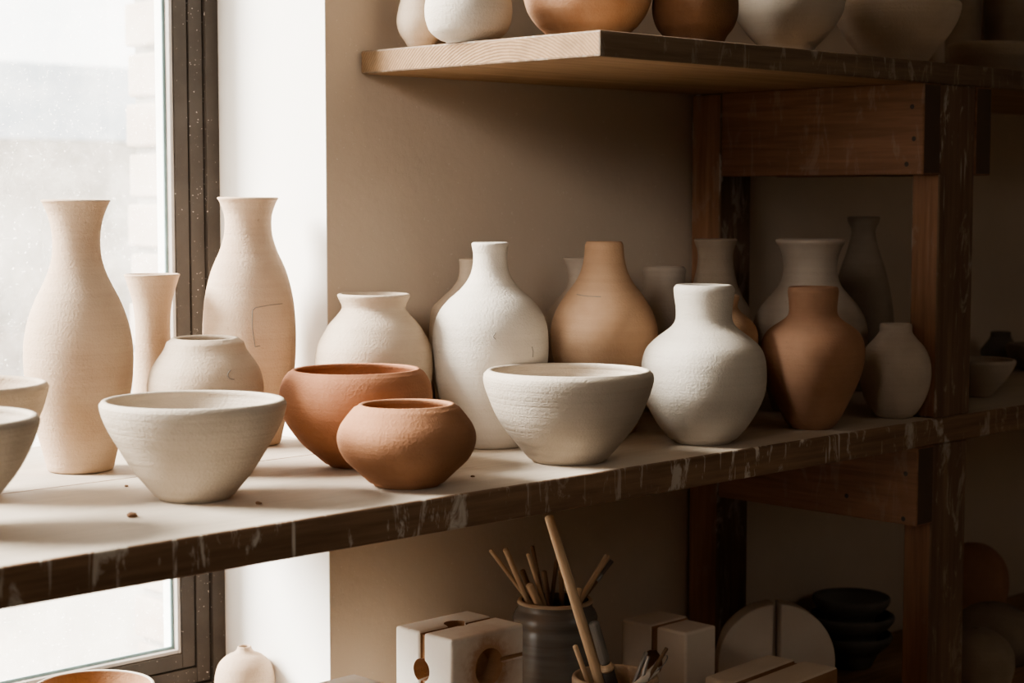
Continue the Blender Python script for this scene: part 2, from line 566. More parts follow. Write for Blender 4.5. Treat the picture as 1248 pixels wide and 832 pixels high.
# ------------------------------------------------------------------ outside
wbox('ground', (-30, YO + .05, -1.62), (60, 70, -1.5), M['ground'], kind='structure')
bm = bmesh.new()
box(bm, W((1.690, 2.475, -1.5)), W((2.6, 2.60, 3.0)), 1)
z = -1.5; k = 0
while z < 2.2:
    xx = 1.677 + (0 if k % 2 else .005)
    first = True
    while xx < 2.58:
        L = .215 if not (first and k % 2) else .105
        box(bm, W((xx, 2.465, z + .006)), W((min(xx + L - .01, 2.6), 2.612, z + .077)), 0, .005)
        xx += L; first = False
    z += .083; k += 1
obj('wall_exterior', bm, [M['brick'], M['mortar']], smooth=False, kind='structure')

shed = empty('outbuilding', W((9, 15.5, -1.5)), 'long low pale building with a blue grey roof, outside beyond the window', 'building')
Lx = 16


def rel(o, p): return Vector(p) - Vector(o.location)


boxobj('wall', rel(shed, W((-3, 14.2, -1.5))), rel(shed, W((28, 17, .52))), M['shed'], shed)
bm = bmesh.new()
a = [(-3.3, 13.9, .50), (28.3, 13.9, .50), (28.3, 17.0, 1.40), (-3.3, 17.0, 1.40), (-3.3, 20.1, .50), (28.3, 20.1, .50)]
vs = [bm.verts.new(rel(shed, W(p))) for p in a]
bm.faces.new((vs[0], vs[1], vs[2], vs[3])); bm.faces.new((vs[3], vs[2], vs[5], vs[4]))
bm.faces.new((vs[0], vs[3], vs[4])); bm.faces.new((vs[1], vs[5], vs[2])); bm.faces.new((vs[0], vs[4], vs[5], vs[1]))
r_ = obj('roof', bm, M['roof'], shed, smooth=False); r_['label'] = 'pale blue grey pitched roof'

# ------------------------------------------------------------------ shelving unit
SX0, SX1 = -.30, 2.75
unit = empty('shelving_unit', W((1.75, 1.25, FLOOR)), 'rough wooden workshop shelving with clay-splashed boards on square posts', 'shelving')


def upart(name, lo, hi, mats, bev=.0015, faces=None, label=None):
    o = boxobj(name, W(lo), W(hi), mats, None, bev, faces)
    o.parent = unit; o.matrix_parent_inverse = Matrix.Translation(-Vector(unit.location))
    if label: o['label'] = label
    return o


upart('shelf_board', (1.1925, YF, ZU0), (SX1, YB - .003, ZU), [M['updark'], M['end'], M['under'], M['under']], .0018,
      {'-x': 1, '-z': 2, '+z': 3, '-y': 0}, 'upper board with pale sawn end grain')
upart('shelf_board', (SX0, YF, ZM0), (SX1, 1.3655, ZM), [M['edge'], M['top'], M['under']], .0025, {'+z': 1, '-z': 2}, 'front plank of the middle shelf with paint-splashed dark edge')
# back plank runs into the window recess, so it is notched round the jamb
bm = bmesh.new()
poly = [(SX0, 1.3675), (SX1, 1.3675), (SX1, YB - .003), (XJ - .003, YB - .003), (XJ - .003, YW - .008), (SX0, YW - .008)]
lo = [bm.verts.new(W((x, y, ZM0))) for x, y in poly]; hi = [bm.verts.new(W((x, y, ZM - .0004))) for x, y in poly]
bm.faces.new(list(reversed(lo))).material_index = 1; bm.faces.new(hi)
for i in range(6): bm.faces.new((lo[i], lo[(i + 1) % 6], hi[(i + 1) % 6], hi[i])).material_index = 1
bk = obj('shelf_board', bm, [M['top'], M['under']], smooth=False)
bk.parent = unit; bk.matrix_parent_inverse = Matrix.Translation(-Vector(unit.location)); bk['label'] = 'rear plank of the middle shelf'
upart('shelf_board', (WX0 + .4, YF, ZL0), (SX1, YB - .003, ZL), [M['edge'], M['under'], M['under']], .002, {'+z': 1, '-z': 2}, 'lower board under the moulds')

PX0, PX1, PY1 = 1.7525, 1.8245, 1.130
PF = {'-x': 1, '+x': 1, '+y': 1}
upart('post', (PX0, YF + .0015, ZM), (PX1, PY1, ZU0), [M['post'], M['postred']], .002, PF)
upart('post', (PX0 - .0015, YF + .003, FLOOR), (PX1 - .002, PY1 + .002, ZM0), [M['post'], M['postred']], .002, PF)
upart('post', (1.7175, 1.376, ZM), (1.7770, YB - .004, ZU0), [M['post'], M['postred']], .002, PF)
upart('post', (1.7175, 1.376, FLOOR), (1.7770, YB - .004, ZM0), [M['post'], M['postred']], .002, PF)


def beam(x0, x1, z0, z1, nails):
    o = upart('crossbeam', (x0, YF + .001, z0), (x1, 1.3755, z1), [M['beam'], M['beamend'], M['nail']], .0018, {'-y': 1, '+y': 1})
    bm = bmesh.new(); bm.from_mesh(o.data)
    for u, v in nails:
        p = W(on(0, x0, u, v))
        vs = [bm.verts.new(p + Vector((-.0004, cos(a) * .0028, sin(a) * .0028))) for a in [2 * pi * k / 12 for k in range(12)]]
        c = bm.verts.new(p + Vector((-.0007, 0, 0)))
        for k in range(12):
            f = bm.faces.new((c, vs[(k + 1) % 12], vs[k])); f.material_index = 2
    bm.to_mesh(o.data); bm.free()
    return o


beam(1.7175, 1.7520, .0245, ZU0, [(1112, 130), (1114, 169), (1105, 200)])
beam(1.8250, 1.8586, .0245, ZU0, [])
beam(1.7175, 1.7505, -.366, ZM0, [(1104, 577), (1032, 604), (1101, 632)])

# ------------------------------------------------------------------ pots on the middle shelf
G1 = 'bisque pots on the middle shelf'
pot('tall_vase', 'tall cream bottle vase with flared lip nearest the window glass', 'vase', 98.5,
    [(243, 42), (250, 38.5), (264, 33), (280, 29.5), (298, 28.5), (315, 30), (331, 34.5), (348, 42), (365, 50.5), (382, 57), (398, 61.5), (415, 64.5), (432, 65.5), (450, 65), (468, 63.5), (500, 57.5), (531, 49.5), (558, 42.5), (None, 39.5)],
    ZM, M['peach'], vb=578, th=.005, seed=1)
pot('tall_vase', 'tall cream bottle vase with a pencilled rectangle, in front of the dark window frame', 'vase', 305.5,
    [(240, 37.5), (248, 33.5), (263, 28.8), (275, 28.3), (288, 29.6), (307, 35.5), (319, 41), (331, 45.8), (348, 50.5), (365, 53.8), (382, 55.5), (400, 56.4), (432, 56), (470, 52), (507, 44), (530, 38.5), (None, 36.5)],
    ZM, M['peach'], vb=545, th=.005, seed=2, marks=[[(345, 368), (330, 369), (313, 371.5), (309.5, 375), (309, 395), (312, 418), (318, 417)]])
pot('cylinder_vase', 'small slender cream vase with trumpet lip between the two tall vases', 'vase', 184.6,
    [(333.5, 34), (339, 32), (348, 29.3), (364, 24.6), (380, 22), (398, 21), (425, 21.5), (455, 23), (490, 26), (520, 28), (None, 28)],
    ZM, M['peach'], Y=1.515, th=.004, seed=3)
pot('squat_jar', 'squat rounded cream jar with wide mouth behind the front white bowl', 'jar', 248.5,
    [(411, 42.5), (416, 46), (425, 49.5), (438, 58.5), (450, 65.5), (462, 69), (474, 70), (490, 68), (508, 61), (525, 52), (None, 45)],
    ZM, M['cream'], Y=1.345, th=.0075, seed=4, wob=.012, marks=[[(278, 446), (275, 449), (274, 452), (277, 456), (282, 457)]])
pot('bowl', 'open white bowl at the front of the shelf, left of the terracotta bowls', 'bowl', 237.5,
    [(486, 111.5), (493, 113), (507, 109.5), (524, 102), (541, 92), (558, 82), (575, 70.5), (591, 57.5), (603, 47.5), (None, 44)],
    ZM, M['bowlwhite'], vb=614, th=.0062, seed=5, wob=.004)
pot('bowl', 'cream bowl cut by the left picture edge, behind the nearer one', 'bowl', -42,
    [(466, 101), (472, 102), (489, 98), (506, 92), (530, 80), (560, 64), (590, 48), (None, 42)],
    ZM, M['cream'], vb=612, th=.006, seed=6, wob=.004)
pot('bowl', 'cream bowl nearest the viewer at the left picture edge', 'bowl', -68,
    [(507, 115), (514, 117), (532, 112), (555, 102), (580, 87), (605, 67), (630, 50), (None, 44)],
    ZM, M['bowlwhite'], vb=656, th=.0065, seed=7, wob=.004)
pot('flared_jar', 'round cream jar with short neck and flared lip behind the large terracotta bowl', 'jar', 455,
    [(357.5, 44.5), (361, 44), (367, 41), (375, 38.7), (384, 45), (394, 54), (404, 60.5), (421, 69), (438, 71.5), (458, 71), (480, 66), (505, 56), (None, 46)],
    ZM, M['cream'], Y=1.365, th=.0055, seed=8)
pot('bowl', 'large terracotta bowl with inturned rim behind the small terracotta pot', 'bowl', 434.5,
    [(449, 79), (453, 82.5), (460, 87.5), (470, 91.5), (484, 93.3), (500, 91), (514, 84.5), (528, 75), (541, 64), (554, 49), (None, 34)],
    ZM, M['terra'], vb=572, th=.0052, seed=9, wob=.005)
pot('squat_pot', 'small squat terracotta pot with inturned rim at the shelf front', 'pot', 496,
    [(491.5, 60), (495, 63.5), (507, 73.5), (518, 81), (531, 84.7), (545, 82.5), (558, 75.5), (574, 59), (586, 47), (None, 41)],
    ZM, M['terra2'], vb=597.5, th=.0058, seed=10, wob=.005)
pot('bottle', 'large white bottle with narrow neck standing behind the white bowl', 'bottle', 597.8,
    [(295, 23), (300, 22.5), (308, 21), (324, 21.5), (337, 25.5), (350, 34.5), (358, 43), (365, 51), (378, 61.5), (395, 68.5), (415, 70.5), (438, 70), (472, 64.5), (500, 58), (525, 51), (None, 46)],
    ZM, M['white'], vb=548, th=.0055, seed=11, marks=[[(604, 400), (601, 405), (604, 408)], [(647, 418), (648.5, 424), (648, 431)]])
pot('bottle', 'cream bottle half hidden directly behind the large white bottle', 'bottle', 571.5,
    [(315, 12.5), (325, 11.5), (341, 14), (352, 22), (361, 32), (375, 45), (390, 48), (401, 49), (430, 48), (470, 43), (490, 40), (None, 34)],
    ZM, M['cream'], Y=1.379, th=.005, seed=12)
pot('bowl', 'deep white bowl with throwing rings at the centre front of the shelf', 'bowl', 692.5,
    [(450, 100.5), (455, 103), (462, 103.8), (474, 101), (490, 95), (507, 87.5), (524, 76.5), (541, 62.5), (555, 50), (None, 45)],
    ZM, M['bowlwhite'], vb=568, th=.0062, seed=13, wob=.007)
pot('bottle', 'tan clay bottle with tapering neck behind the deep white bowl', 'bottle', 736.5,
    [(294, 22.5), (299, 23.4), (313, 24.5), (330, 28.5), (344, 35.5), (357, 45.5), (374, 56.5), (390, 63), (405, 65.5), (421, 64.5), (445, 60), (480, 51), (505, 44), (None, 40)],
    ZM, M['tan'], Y=1.285, th=.005, seed=14, marks=[[(704, 357), (715, 358.5), (733, 359)]])
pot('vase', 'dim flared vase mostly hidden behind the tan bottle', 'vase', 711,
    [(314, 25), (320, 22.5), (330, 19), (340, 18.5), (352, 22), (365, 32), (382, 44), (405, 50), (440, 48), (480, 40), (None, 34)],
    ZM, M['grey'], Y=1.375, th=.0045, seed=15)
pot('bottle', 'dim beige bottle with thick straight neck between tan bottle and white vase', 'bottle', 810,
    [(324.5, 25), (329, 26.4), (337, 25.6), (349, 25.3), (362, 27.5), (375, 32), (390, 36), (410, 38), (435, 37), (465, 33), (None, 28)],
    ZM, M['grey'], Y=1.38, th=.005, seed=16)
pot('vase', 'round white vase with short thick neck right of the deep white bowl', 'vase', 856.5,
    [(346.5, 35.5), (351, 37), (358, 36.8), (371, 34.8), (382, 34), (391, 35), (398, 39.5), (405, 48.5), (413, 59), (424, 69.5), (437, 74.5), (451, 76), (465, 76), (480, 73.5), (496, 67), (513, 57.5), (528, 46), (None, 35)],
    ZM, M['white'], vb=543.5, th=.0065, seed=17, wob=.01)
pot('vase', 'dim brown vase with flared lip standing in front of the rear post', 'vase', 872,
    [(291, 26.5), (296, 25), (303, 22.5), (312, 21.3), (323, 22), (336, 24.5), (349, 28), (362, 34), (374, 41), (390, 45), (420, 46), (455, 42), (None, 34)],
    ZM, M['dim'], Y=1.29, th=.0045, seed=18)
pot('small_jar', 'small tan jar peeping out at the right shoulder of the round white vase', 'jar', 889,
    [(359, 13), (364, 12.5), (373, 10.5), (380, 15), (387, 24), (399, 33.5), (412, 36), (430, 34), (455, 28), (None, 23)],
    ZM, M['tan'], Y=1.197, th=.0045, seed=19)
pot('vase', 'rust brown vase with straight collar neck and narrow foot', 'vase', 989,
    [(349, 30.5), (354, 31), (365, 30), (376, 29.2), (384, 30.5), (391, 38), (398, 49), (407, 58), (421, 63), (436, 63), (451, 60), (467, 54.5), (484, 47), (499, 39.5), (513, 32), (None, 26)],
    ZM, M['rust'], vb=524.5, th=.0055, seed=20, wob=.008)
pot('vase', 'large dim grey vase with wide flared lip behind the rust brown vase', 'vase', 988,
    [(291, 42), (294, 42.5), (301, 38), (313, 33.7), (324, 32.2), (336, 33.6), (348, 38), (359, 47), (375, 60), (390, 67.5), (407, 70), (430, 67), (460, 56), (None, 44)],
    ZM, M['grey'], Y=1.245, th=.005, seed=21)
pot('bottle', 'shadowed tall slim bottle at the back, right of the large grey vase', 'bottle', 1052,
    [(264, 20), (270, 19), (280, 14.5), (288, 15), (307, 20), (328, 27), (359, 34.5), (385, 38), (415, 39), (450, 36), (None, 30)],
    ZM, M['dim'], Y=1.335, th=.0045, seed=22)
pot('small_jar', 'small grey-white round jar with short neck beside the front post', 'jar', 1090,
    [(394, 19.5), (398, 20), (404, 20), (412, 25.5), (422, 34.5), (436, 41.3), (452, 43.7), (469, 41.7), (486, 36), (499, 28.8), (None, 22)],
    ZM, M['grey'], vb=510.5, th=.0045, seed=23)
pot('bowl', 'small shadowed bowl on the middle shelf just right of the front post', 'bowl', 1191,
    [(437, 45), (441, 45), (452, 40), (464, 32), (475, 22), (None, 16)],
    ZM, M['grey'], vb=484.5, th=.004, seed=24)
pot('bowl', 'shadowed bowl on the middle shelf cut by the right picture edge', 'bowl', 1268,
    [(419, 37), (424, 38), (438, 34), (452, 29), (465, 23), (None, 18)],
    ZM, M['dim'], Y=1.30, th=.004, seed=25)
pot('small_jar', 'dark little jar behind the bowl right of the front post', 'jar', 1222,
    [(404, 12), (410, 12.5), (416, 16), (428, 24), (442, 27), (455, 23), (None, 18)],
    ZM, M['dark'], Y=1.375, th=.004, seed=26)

# ------------------------------------------------------------------ pots on the upper shelf
pot('vase', 'narrow cream pot at the left end of the upper shelf, furthest back', 'vase', 514,
    [(-62, 14), (-50, 12.5), (-35, 14), (-18, 19), (0, 24.5), (14, 28), (27, 29.5), (40, 26.5), (52, 19), (None, 14)],
    ZU, M['cream'], Y=1.372, th=.004, seed=31)
pot('pot', 'rounded white pot at the left end of the upper shelf', 'pot', 571.5,
    [(-50, 24), (-40, 25), (-28, 36), (-14, 46), (0, 52), (16, 53.6), (30, 51), (40, 46), (50, 37), (None, 28)],
    ZU, M['white'], Y=1.285, th=.005, seed=32)
pot('bowl', 'wide terracotta bowl on the upper shelf above the board corner', 'bowl', 715,
    [(-40, 80), (-30, 84), (-15, 83), (0, 78), (16, 72.5), (30, 63), (42, 51), (None, 38)],
    ZU, M['blush'], Y=1.235, th=.0055, seed=33)
pot('pot', 'dark brown pot on the upper shelf between terracotta bowl and white bowl', 'pot', 845,
    [(-50, 34), (-38, 38), (-22, 46), (-5, 51), (10, 52.3), (22, 51), (35, 46), (45, 38.5), (None, 33)],
    ZU, M['brown'], Y=1.165, th=.005, seed=34)
pot('bowl', 'deep white bowl with throwing rings on the upper shelf', 'bowl', 957,
    [(-34, 68), (-28, 71), (-14, 71), (0, 69), (18, 65), (36, 54), (50, 42), (58, 34), (None, 29)],
    ZU, M['bowlwhite'], Y=1.165, th=.005, seed=35)
pot('bowl', 'wide beige bowl on the upper shelf right of the ringed white bowl', 'bowl', 1088,
    [(2, 75), (7, 77), (20, 75), (34, 69), (48, 60), (62, 48), (None, 34)],
    ZU, M['cream'], Y=1.165, th=.005, seed=36)
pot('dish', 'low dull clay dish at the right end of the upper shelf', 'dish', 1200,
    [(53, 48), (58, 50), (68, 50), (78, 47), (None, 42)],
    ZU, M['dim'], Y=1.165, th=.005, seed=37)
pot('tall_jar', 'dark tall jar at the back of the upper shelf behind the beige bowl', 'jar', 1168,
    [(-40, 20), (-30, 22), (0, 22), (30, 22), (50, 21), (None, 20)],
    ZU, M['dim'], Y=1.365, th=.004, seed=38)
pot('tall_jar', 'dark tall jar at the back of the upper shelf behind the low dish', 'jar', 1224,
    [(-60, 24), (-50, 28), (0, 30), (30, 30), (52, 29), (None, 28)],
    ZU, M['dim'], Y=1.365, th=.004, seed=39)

# ------------------------------------------------------------------ window sill
SILL = WZ0
pot('bud_vase', 'small cream bud vase with pinhole mouth on the white window sill', 'vase', 292,
    [(787, 8.3), (790, 8.8), (794, 12), (799, 22), (808, 31), (822, 35.7), (835, 36.8), (855, 36), (875, 31), (None, 27)],
    SILL, M['peach'], Y=1.535, th=.0045, rim=.0015, seed=41)
pot('bowl', 'chipped pale-rimmed bowl with clay-red inside on the window sill', 'bowl', 104,
    [(835, 73.5), (840, 73.5), (855, 70), (875, 60), (895, 46), (None, 36)],
    SILL, M['white'], Y=1.51, th=.0038, seed=42, inmat=M['slip'])

# ------------------------------------------------------------------ lower shelf: plaster moulds


def mould(name, label, lo, hi, halves, cuts, mat, rot=0.0, group=None):
    """halves: list of (lo,hi) blocks; cuts: (axis, centre, radius, depth-from..to) cylinders removed from every half"""
    root = empty(name, W(((lo[0] + hi[0]) / 2, (lo[1] + hi[1]) / 2, lo[2])), label, 'mould', group)
    base = Vector(root.location)
    cutters = []
    for ax, c, r0, r1, a, b in cuts:
        bmc = bmesh.new()
        bmesh.ops.create_cone(bmc, cap_ends=True, segments=40, radius1=r0, radius2=r1, depth=b - a)
        d = Matrix.Translation((0, 0, (a + b) / 2))
        R = {0: Matrix.Rotation(pi / 2, 4, 'Y'), 1: Matrix.Rotation(-pi / 2, 4, 'X'), 2: Matrix()}[ax]
        bmesh.ops.transform(bmc, matrix=Matrix.Translation(W(c) - base) @ R @ d, verts=bmc.verts)
        me = bpy.data.meshes.new('tmp'); bmc.to_mesh(me); bmc.free()
        oc = bpy.data.objects.new('tmp', me); COL.objects.link(oc); cutters.append(oc)
    for hl, hh in halves:
        bm = bmesh.new(); box(bm, W(hl) - base, W(hh) - base, 0, .003, seg=3)
        o = obj('mould_half', bm, [mat, M['slip']], None, None, False)
        for oc in cutters:
            md = o.modifiers.new('b', 'BOOLEAN'); md.operation = 'DIFFERENCE'; md.object = oc; md.solver = 'EXACT'
        bpy.context.view_layer.update()
        dg = bpy.context.evaluated_depsgraph_get()
        me = bpy.data.meshes.new_from_object(o.evaluated_get(dg))
        o.modifiers.clear(); o.data = me
        me.materials.clear(); me.materials.append(mat); me.materials.append(M['slip'])
        a = W(hl) - base; b = W(hh) - base
        A = W(lo) - base; B = W(hi) - base
        for p in me.polygons:
            c = p.center; nrm = p.normal
            d = [abs(c[i] - a[i]) for i in range(3)] + [abs(c[i] - b[i]) for i in range(3)]
            out = min(d) > .0018
            inner = any((abs(c[i] - a[i]) < .0008 and abs(a[i] - A[i]) > .002 and nrm[i] < -.8) or (abs(c[i] - b[i]) < .0008 and abs(b[i] - B[i]) > .002 and nrm[i] > .8) for i in range(3))
            p.material_index = 1 if (out or inner) else 0
        o.parent = root
    (l0, h0), (l1, h1) = halves
    ys = sorted([(l0[1], h0[1]), (l1[1], h1[1])])
    xe = min(h0[0], h1[0])
    bm = bmesh.new(); box(bm, W((max(l0[0], l1[0]) + .0035, ys[0][1] - .0001, lo[2])) - base, W((xe - .0035, ys[1][0] + .0001, hi[2] - .0032)) - base)
    sm = obj('clay_seam', bm, M['slip'], root, None, False); sm['label'] = 'brown clay seam between the halves'
    for oc in cutters:
        md = sm.modifiers.new('b', 'BOOLEAN'); md.operation = 'DIFFERENCE'; md.object = oc; md.solver = 'EXACT'
    bpy.context.view_layer.update()
    sm.parent = None; bpy.context.view_layer.update()
    me = bpy.data.meshes.new_from_object(sm.evaluated_get(bpy.context.evaluated_depsgraph_get()))
    sm.modifiers.clear(); sm.data = me; me.materials.clear(); me.materials.append(M['slip'])
    for p in me.polygons: p.material_index = 0
    sm.parent = root
    for oc in cutters:
        me = oc.data; bpy.data.objects.remove(oc); bpy.data.meshes.remove(me)
    root.rotation_euler.z = rot
    return root


mz = -.4239
mould('plaster_mould', 'white two-part plaster mould with round pour hole left of the grey crock', (1.157, 1.25, ZL), (1.255, 1.333, mz),
      [((1.157, 1.25, ZL), (1.255, 1.291, mz)), ((1.157, 1.2965, ZL), (1.255, 1.333, mz))],
      [(2, (1.207, 1.298, mz), .0085, .0125, -.03, .002), (0, (1.157, 1.294, -.4615), .012, .009, -.002, .02),
       (1, (1.2065, 1.25, -.459), .0195, .012, -.002, .015), (0, (1.232, 1.2492, -.455), .0032, .0032, -.02, .03)], M['plasst'])
mould('plaster_mould', 'beige two-part plaster mould standing under the rear post, right of the crock', (1.507, 1.25, ZL), (1.572, 1.345, -.4774),
      [((1.507, 1.25, ZL), (1.560, 1.293, -.4774)), ((1.507, 1.3005, ZL), (1.572, 1.345, -.4774))],
      [(0, (1.507, 1.297, -.518), .014, .010, -.002, .022)], M['plas2'])
mould('plaster_mould', 'beige split mould of two long bars lying before the half discs', (1.46, 1.105, ZL), (1.585, 1.185, -.503),
      [((1.46, 1.152, ZL), (1.583, 1.188, -.503)), ((1.465, 1.100, ZL), (1.585, 1.1435, -.503))],
      [], M['plas2'], rot=radians(5))
mould('plaster_mould', 'low white mould with a brown seam at the bottom edge, near the bud vase', (.985, 1.215, ZL), (1.077, 1.30, -.4504),
      [((.985, 1.215, ZL), (1.077, 1.252, -.4504)), ((.985, 1.2565, ZL), (1.077, 1.30, -.4504))], [], M['plas'])


# two upright half discs
def half_disc(side, label):
    c = W(on(1, 1.315, 947, 800)); c.z = ZL + EYE
    bm = bmesh.new(); R = .0735; h = .050; T = .030
    pts = []
    a0 = math.asin(h / R)
    n = 28
    gap = .0045
    for k in range(n + 1):
        a = -a0 + (pi / 2 + a0) * k / n
        x = R * cos(a); z = h + R * sin(a)
        if x < gap: x = gap
        pts.append((side * x, z))
    pts.append((side * (gap + .001), 0.0))
    fr = [bm.verts.new((x, 0, z)) for x, z in pts]; bk_ = [bm.verts.new((x, T, z)) for x, z in pts]
    f1 = bm.faces.new(fr); f2 = bm.faces.new(list(reversed(bk_)))
    m = len(pts)
    for i in range(m): bm.faces.new((fr[(i + 1) % m], fr[i], bk_[i], bk_[(i + 1) % m]))
    bmesh.ops.recalc_face_normals(bm, faces=bm.faces)
    ed = [e for e in bm.edges if abs(e.verts[0].co.y - e.verts[1].co.y) < 1e-5]
    bmesh.ops.bevel(bm, geom=ed, offset=.004, segments=3, profile=.5, affect='EDGES', clamp_overlap=True)
    o = obj('half_disc_mould', bm, M['plas2'], None, c, False)
    o.rotation_euler = (0, 0, radians(-45 + 6))
    tag(o, label, 'mould', 'two halves of a round plaster mould')


half_disc(-1, 'left half of the upright round plaster mould beneath the lower crossbeam')
half_disc(1, 'right half of the upright round plaster mould beneath the lower crossbeam')

# ------------------------------------------------------------------ grey crock, tool cup and what stands in them
CR_Y, CUP_Y = 1.33, 1.155
crock = pot('crock', 'blue-grey glazed stoneware crock full of wooden sticks', 'crock', 677.5,
            [(729, 45.5), (733, 46), (738, 45), (743, 48.5), (751, 51.5), (757, 50.5), (761, 49), (766, 50.3), (800, 51.5), (850, 51), (900, 49), (None, 46)],
            ZL, M['glaze'], Y=CR_Y, th=.0045, seed=51, rimmat=M['cupclay'])
cup = pot('tool_cup', 'tan clay cup holding a thick dowel and metal tools', 'cup', 752,
          [(822, 52.5), (827, 53), (845, 52), (880, 49), (930, 46), (None, 44)],
          ZL, M['cupclay'], Y=CUP_Y, th=.005, seed=52)


def held(kind, label, cat, C, rin, zrim, tip, ent, wpx, mat, r2px=None, lift=.012, build=None):
    """a rod whose tip and mouth crossing are read from the photo; it runs down inside the vessel until it meets its wall or floor"""
    E = on(2, zrim, *ent); c = Vector((C.x, C.y, 0)); q = Vector((E.x, E.y, 0)) - c
    r = max(wpx, r2px or 0) / 2 / (F / E.dot(FW))
    lim = rin - r - .0012
    if q.length > lim: q = q.normalized() * lim
    E = Vector((c.x + q.x, c.y + q.y, zrim))
    T = on(1, E.y, *tip)
    ratio = (T.z - zrim) / (zrim - ZL - lift)
    ty = E.y + max(-.03, min(.03, (E.y - C.y) * ratio * .6))
    T = on(1, ty, *tip)
    d = (E - T).normalized(); L = (T - E).length
    # run on below the rim
    best = 0; s = 0
    while s < .3:
        s += .002; P = E + d * s
        if P.z < ZL + lift + r * .5 or (Vector((P.x, P.y, 0)) - c).length > lim: break
        best = s
    B = E + d * best
    k = F / T.dot(FW)
    r0 = wpx / 2 / k; r1 = (r2px or wpx) / 2 / k
    root = W(B); ax = (T - B); Ln = ax.length
    bm = bmesh.new()
    if build: mats = build(bm, Ln, r0, r1)
    else:
        tube(bm, [(0, 0, Ln * i / 6) for i in range(7)], r1, 14, 0, r0); mats = mat
    o = obj(kind, bm, mats, None, root)
    o['group'] = 'sticks and tools standing in the ' + ('grey crock' if C.y > 1.25 else 'tan cup')
    o.rotation_euler = ax.to_track_quat('Z', 'Y').to_euler()
    tag(o, label, cat)
    return o, Ln, r0, r1


Ac, pc, _z = POTS['blue-grey glazed stoneware crock full of wooden sticks']
zr = ZL + pc[0][1]; rin = pc[0][0] - .0045
ST = [('thin brown stick leaning furthest left in the grey crock', (597.6, 670), (636, 727), 5, 'stickl'),
      ('pale round stick second from left in the grey crock', (615.5, 668), (642, 730), 7, 'stickl'),
      ('thin pale stick with upright lean near the middle of the crock', (643.5, 674), (662.7, 734), 5.4, 'stickl'),
      ('thin darker stick behind the middle of the grey crock', (648.5, 665), (661, 727), 5, 'stickd'),
      ('short stubby pale stick low in the grey crock', (645, 711), (656, 735), 10, 'stickl'),
      ('short dark stick in the grey crock just right of the middle sticks', (662.5, 695), (668, 728), 7, 'stickd'),
      ('slim dark stick in the crock, left of the big dowel', (679, 678), (673, 726), 5, 'stickd'),
      ('dark stick in the crock partly behind the big dowel', (683, 694), (685, 731), 6.5, 'stickd'),
      ('dim stick at the back left of the grey crock', (636, 694), (645, 724), 7, 'stickd'),
      ('pale flat stick leaning right out of the grey crock', (741, 676), (709, 728), 7.5, 'stickl'),
      ('stubby pale stick low at the right rim of the crock', (707, 716), (702, 733), 8, 'stickl')]
for lab, tip, ent, w, m in ST:
    held('wooden_stick', lab, 'stick', Ac, rin, zr, tip, ent, w, M[m])


def brush_thin(bm, L, r0, r1):
    tube(bm, [(0, 0, L * .82 * i / 5) for i in range(6)], r1, 12, 0, r0)
    return [M['stickd']]


o, L, r0, r1 = held('paint_brush', 'thin grey-bristled brush leaning right out of the grey crock', 'brush', Ac, rin, zr, (746.5, 682), (718, 727), 5.5, M['stickd'], build=brush_thin)
bm = bmesh.new(); tube(bm, [(0, 0, L * .74), (0, 0, L * .83)], r0 * 1.25, 12); obj('ferrule', bm, M['steel'], o)
bm = bmesh.new()
for k in range(14):
    a = k * 2.4; q = r0 * .9 * sqrt(k / 14)
    tube(bm, [(cos(a) * q * .7, sin(a) * q * .7, L * .80), (cos(a) * q, sin(a) * q, L * .99)], r0 * .3, 6)
obj('bristles', bm, M['bristle'], o)

Ac, pc, _z = POTS['tan clay cup holding a thick dowel and metal tools']
zr = ZL + pc[0][1]; rin = pc[0][0] - .005
held('dowel', 'long thick pale wooden dowel leaning left out of the tan cup', 'dowel', Ac, rin, zr, (668.5, 628), (730, 826), 11.5, M['stickl'], r2px=17)
held('wooden_stick', 'short pale stick at the left rim of the tan cup', 'stick', Ac, rin, zr, (700.5, 786), (715, 826), 6.5, M['stickl'])


def brush_fat(bm, L, r0, r1):
    tube(bm, [(0, 0, L * .70 * i / 6) for i in range(7)], r0 * 1.15, 20, 0, r0 * 1.25)
    return [M['darkpaint']]


o, L, r0, r1 = held('paint_brush', 'fat worn brush with grey tip and dark handle beside the dowel', 'brush', Ac, rin, zr, (723, 757), (743, 826), 13.5, M['darkpaint'], build=brush_fat)
bm = bmesh.new(); tube(bm, [(0, 0, L * .685), (0, 0, L * .70), (0, 0, L * .74)], r0 * 1.35, 20, 0, r0 * 1.2)
h = obj('ferrule', bm, M['stickl'], o); h['label'] = 'pale collar between tip and handle'
bm = bmesh.new(); tube(bm, [(0, 0, L * .73), (0, 0, L * .85), (0, 0, L * .94), (0, 0, L)], r0 * 1.05, 20, 0, r0)
obj('bristles', bm, M['bristle'], o)
held('metal_tool', 'steel modelling tool in the tan cup, left one of a close pair', 'tool', Ac, rin, zr, (788, 794), (776, 824), 5.5, M['steel'])
held('metal_tool', 'steel modelling tool in the tan cup, right one of a close pair', 'tool', Ac, rin, zr, (790.5, 799), (783, 826), 4.5, M['steel'])
held('wooden_tool', 'slim wooden tool leaning right at the right rim of the tan cup', 'tool', Ac, rin, zr, (813, 789), (794, 826), 5, M['stickd'])
held('plaster_rib', 'small white scraper tool low at the right side of the tan cup', 'tool', Ac, rin, zr, (801, 813), (796, 826), 11, M['plas'])


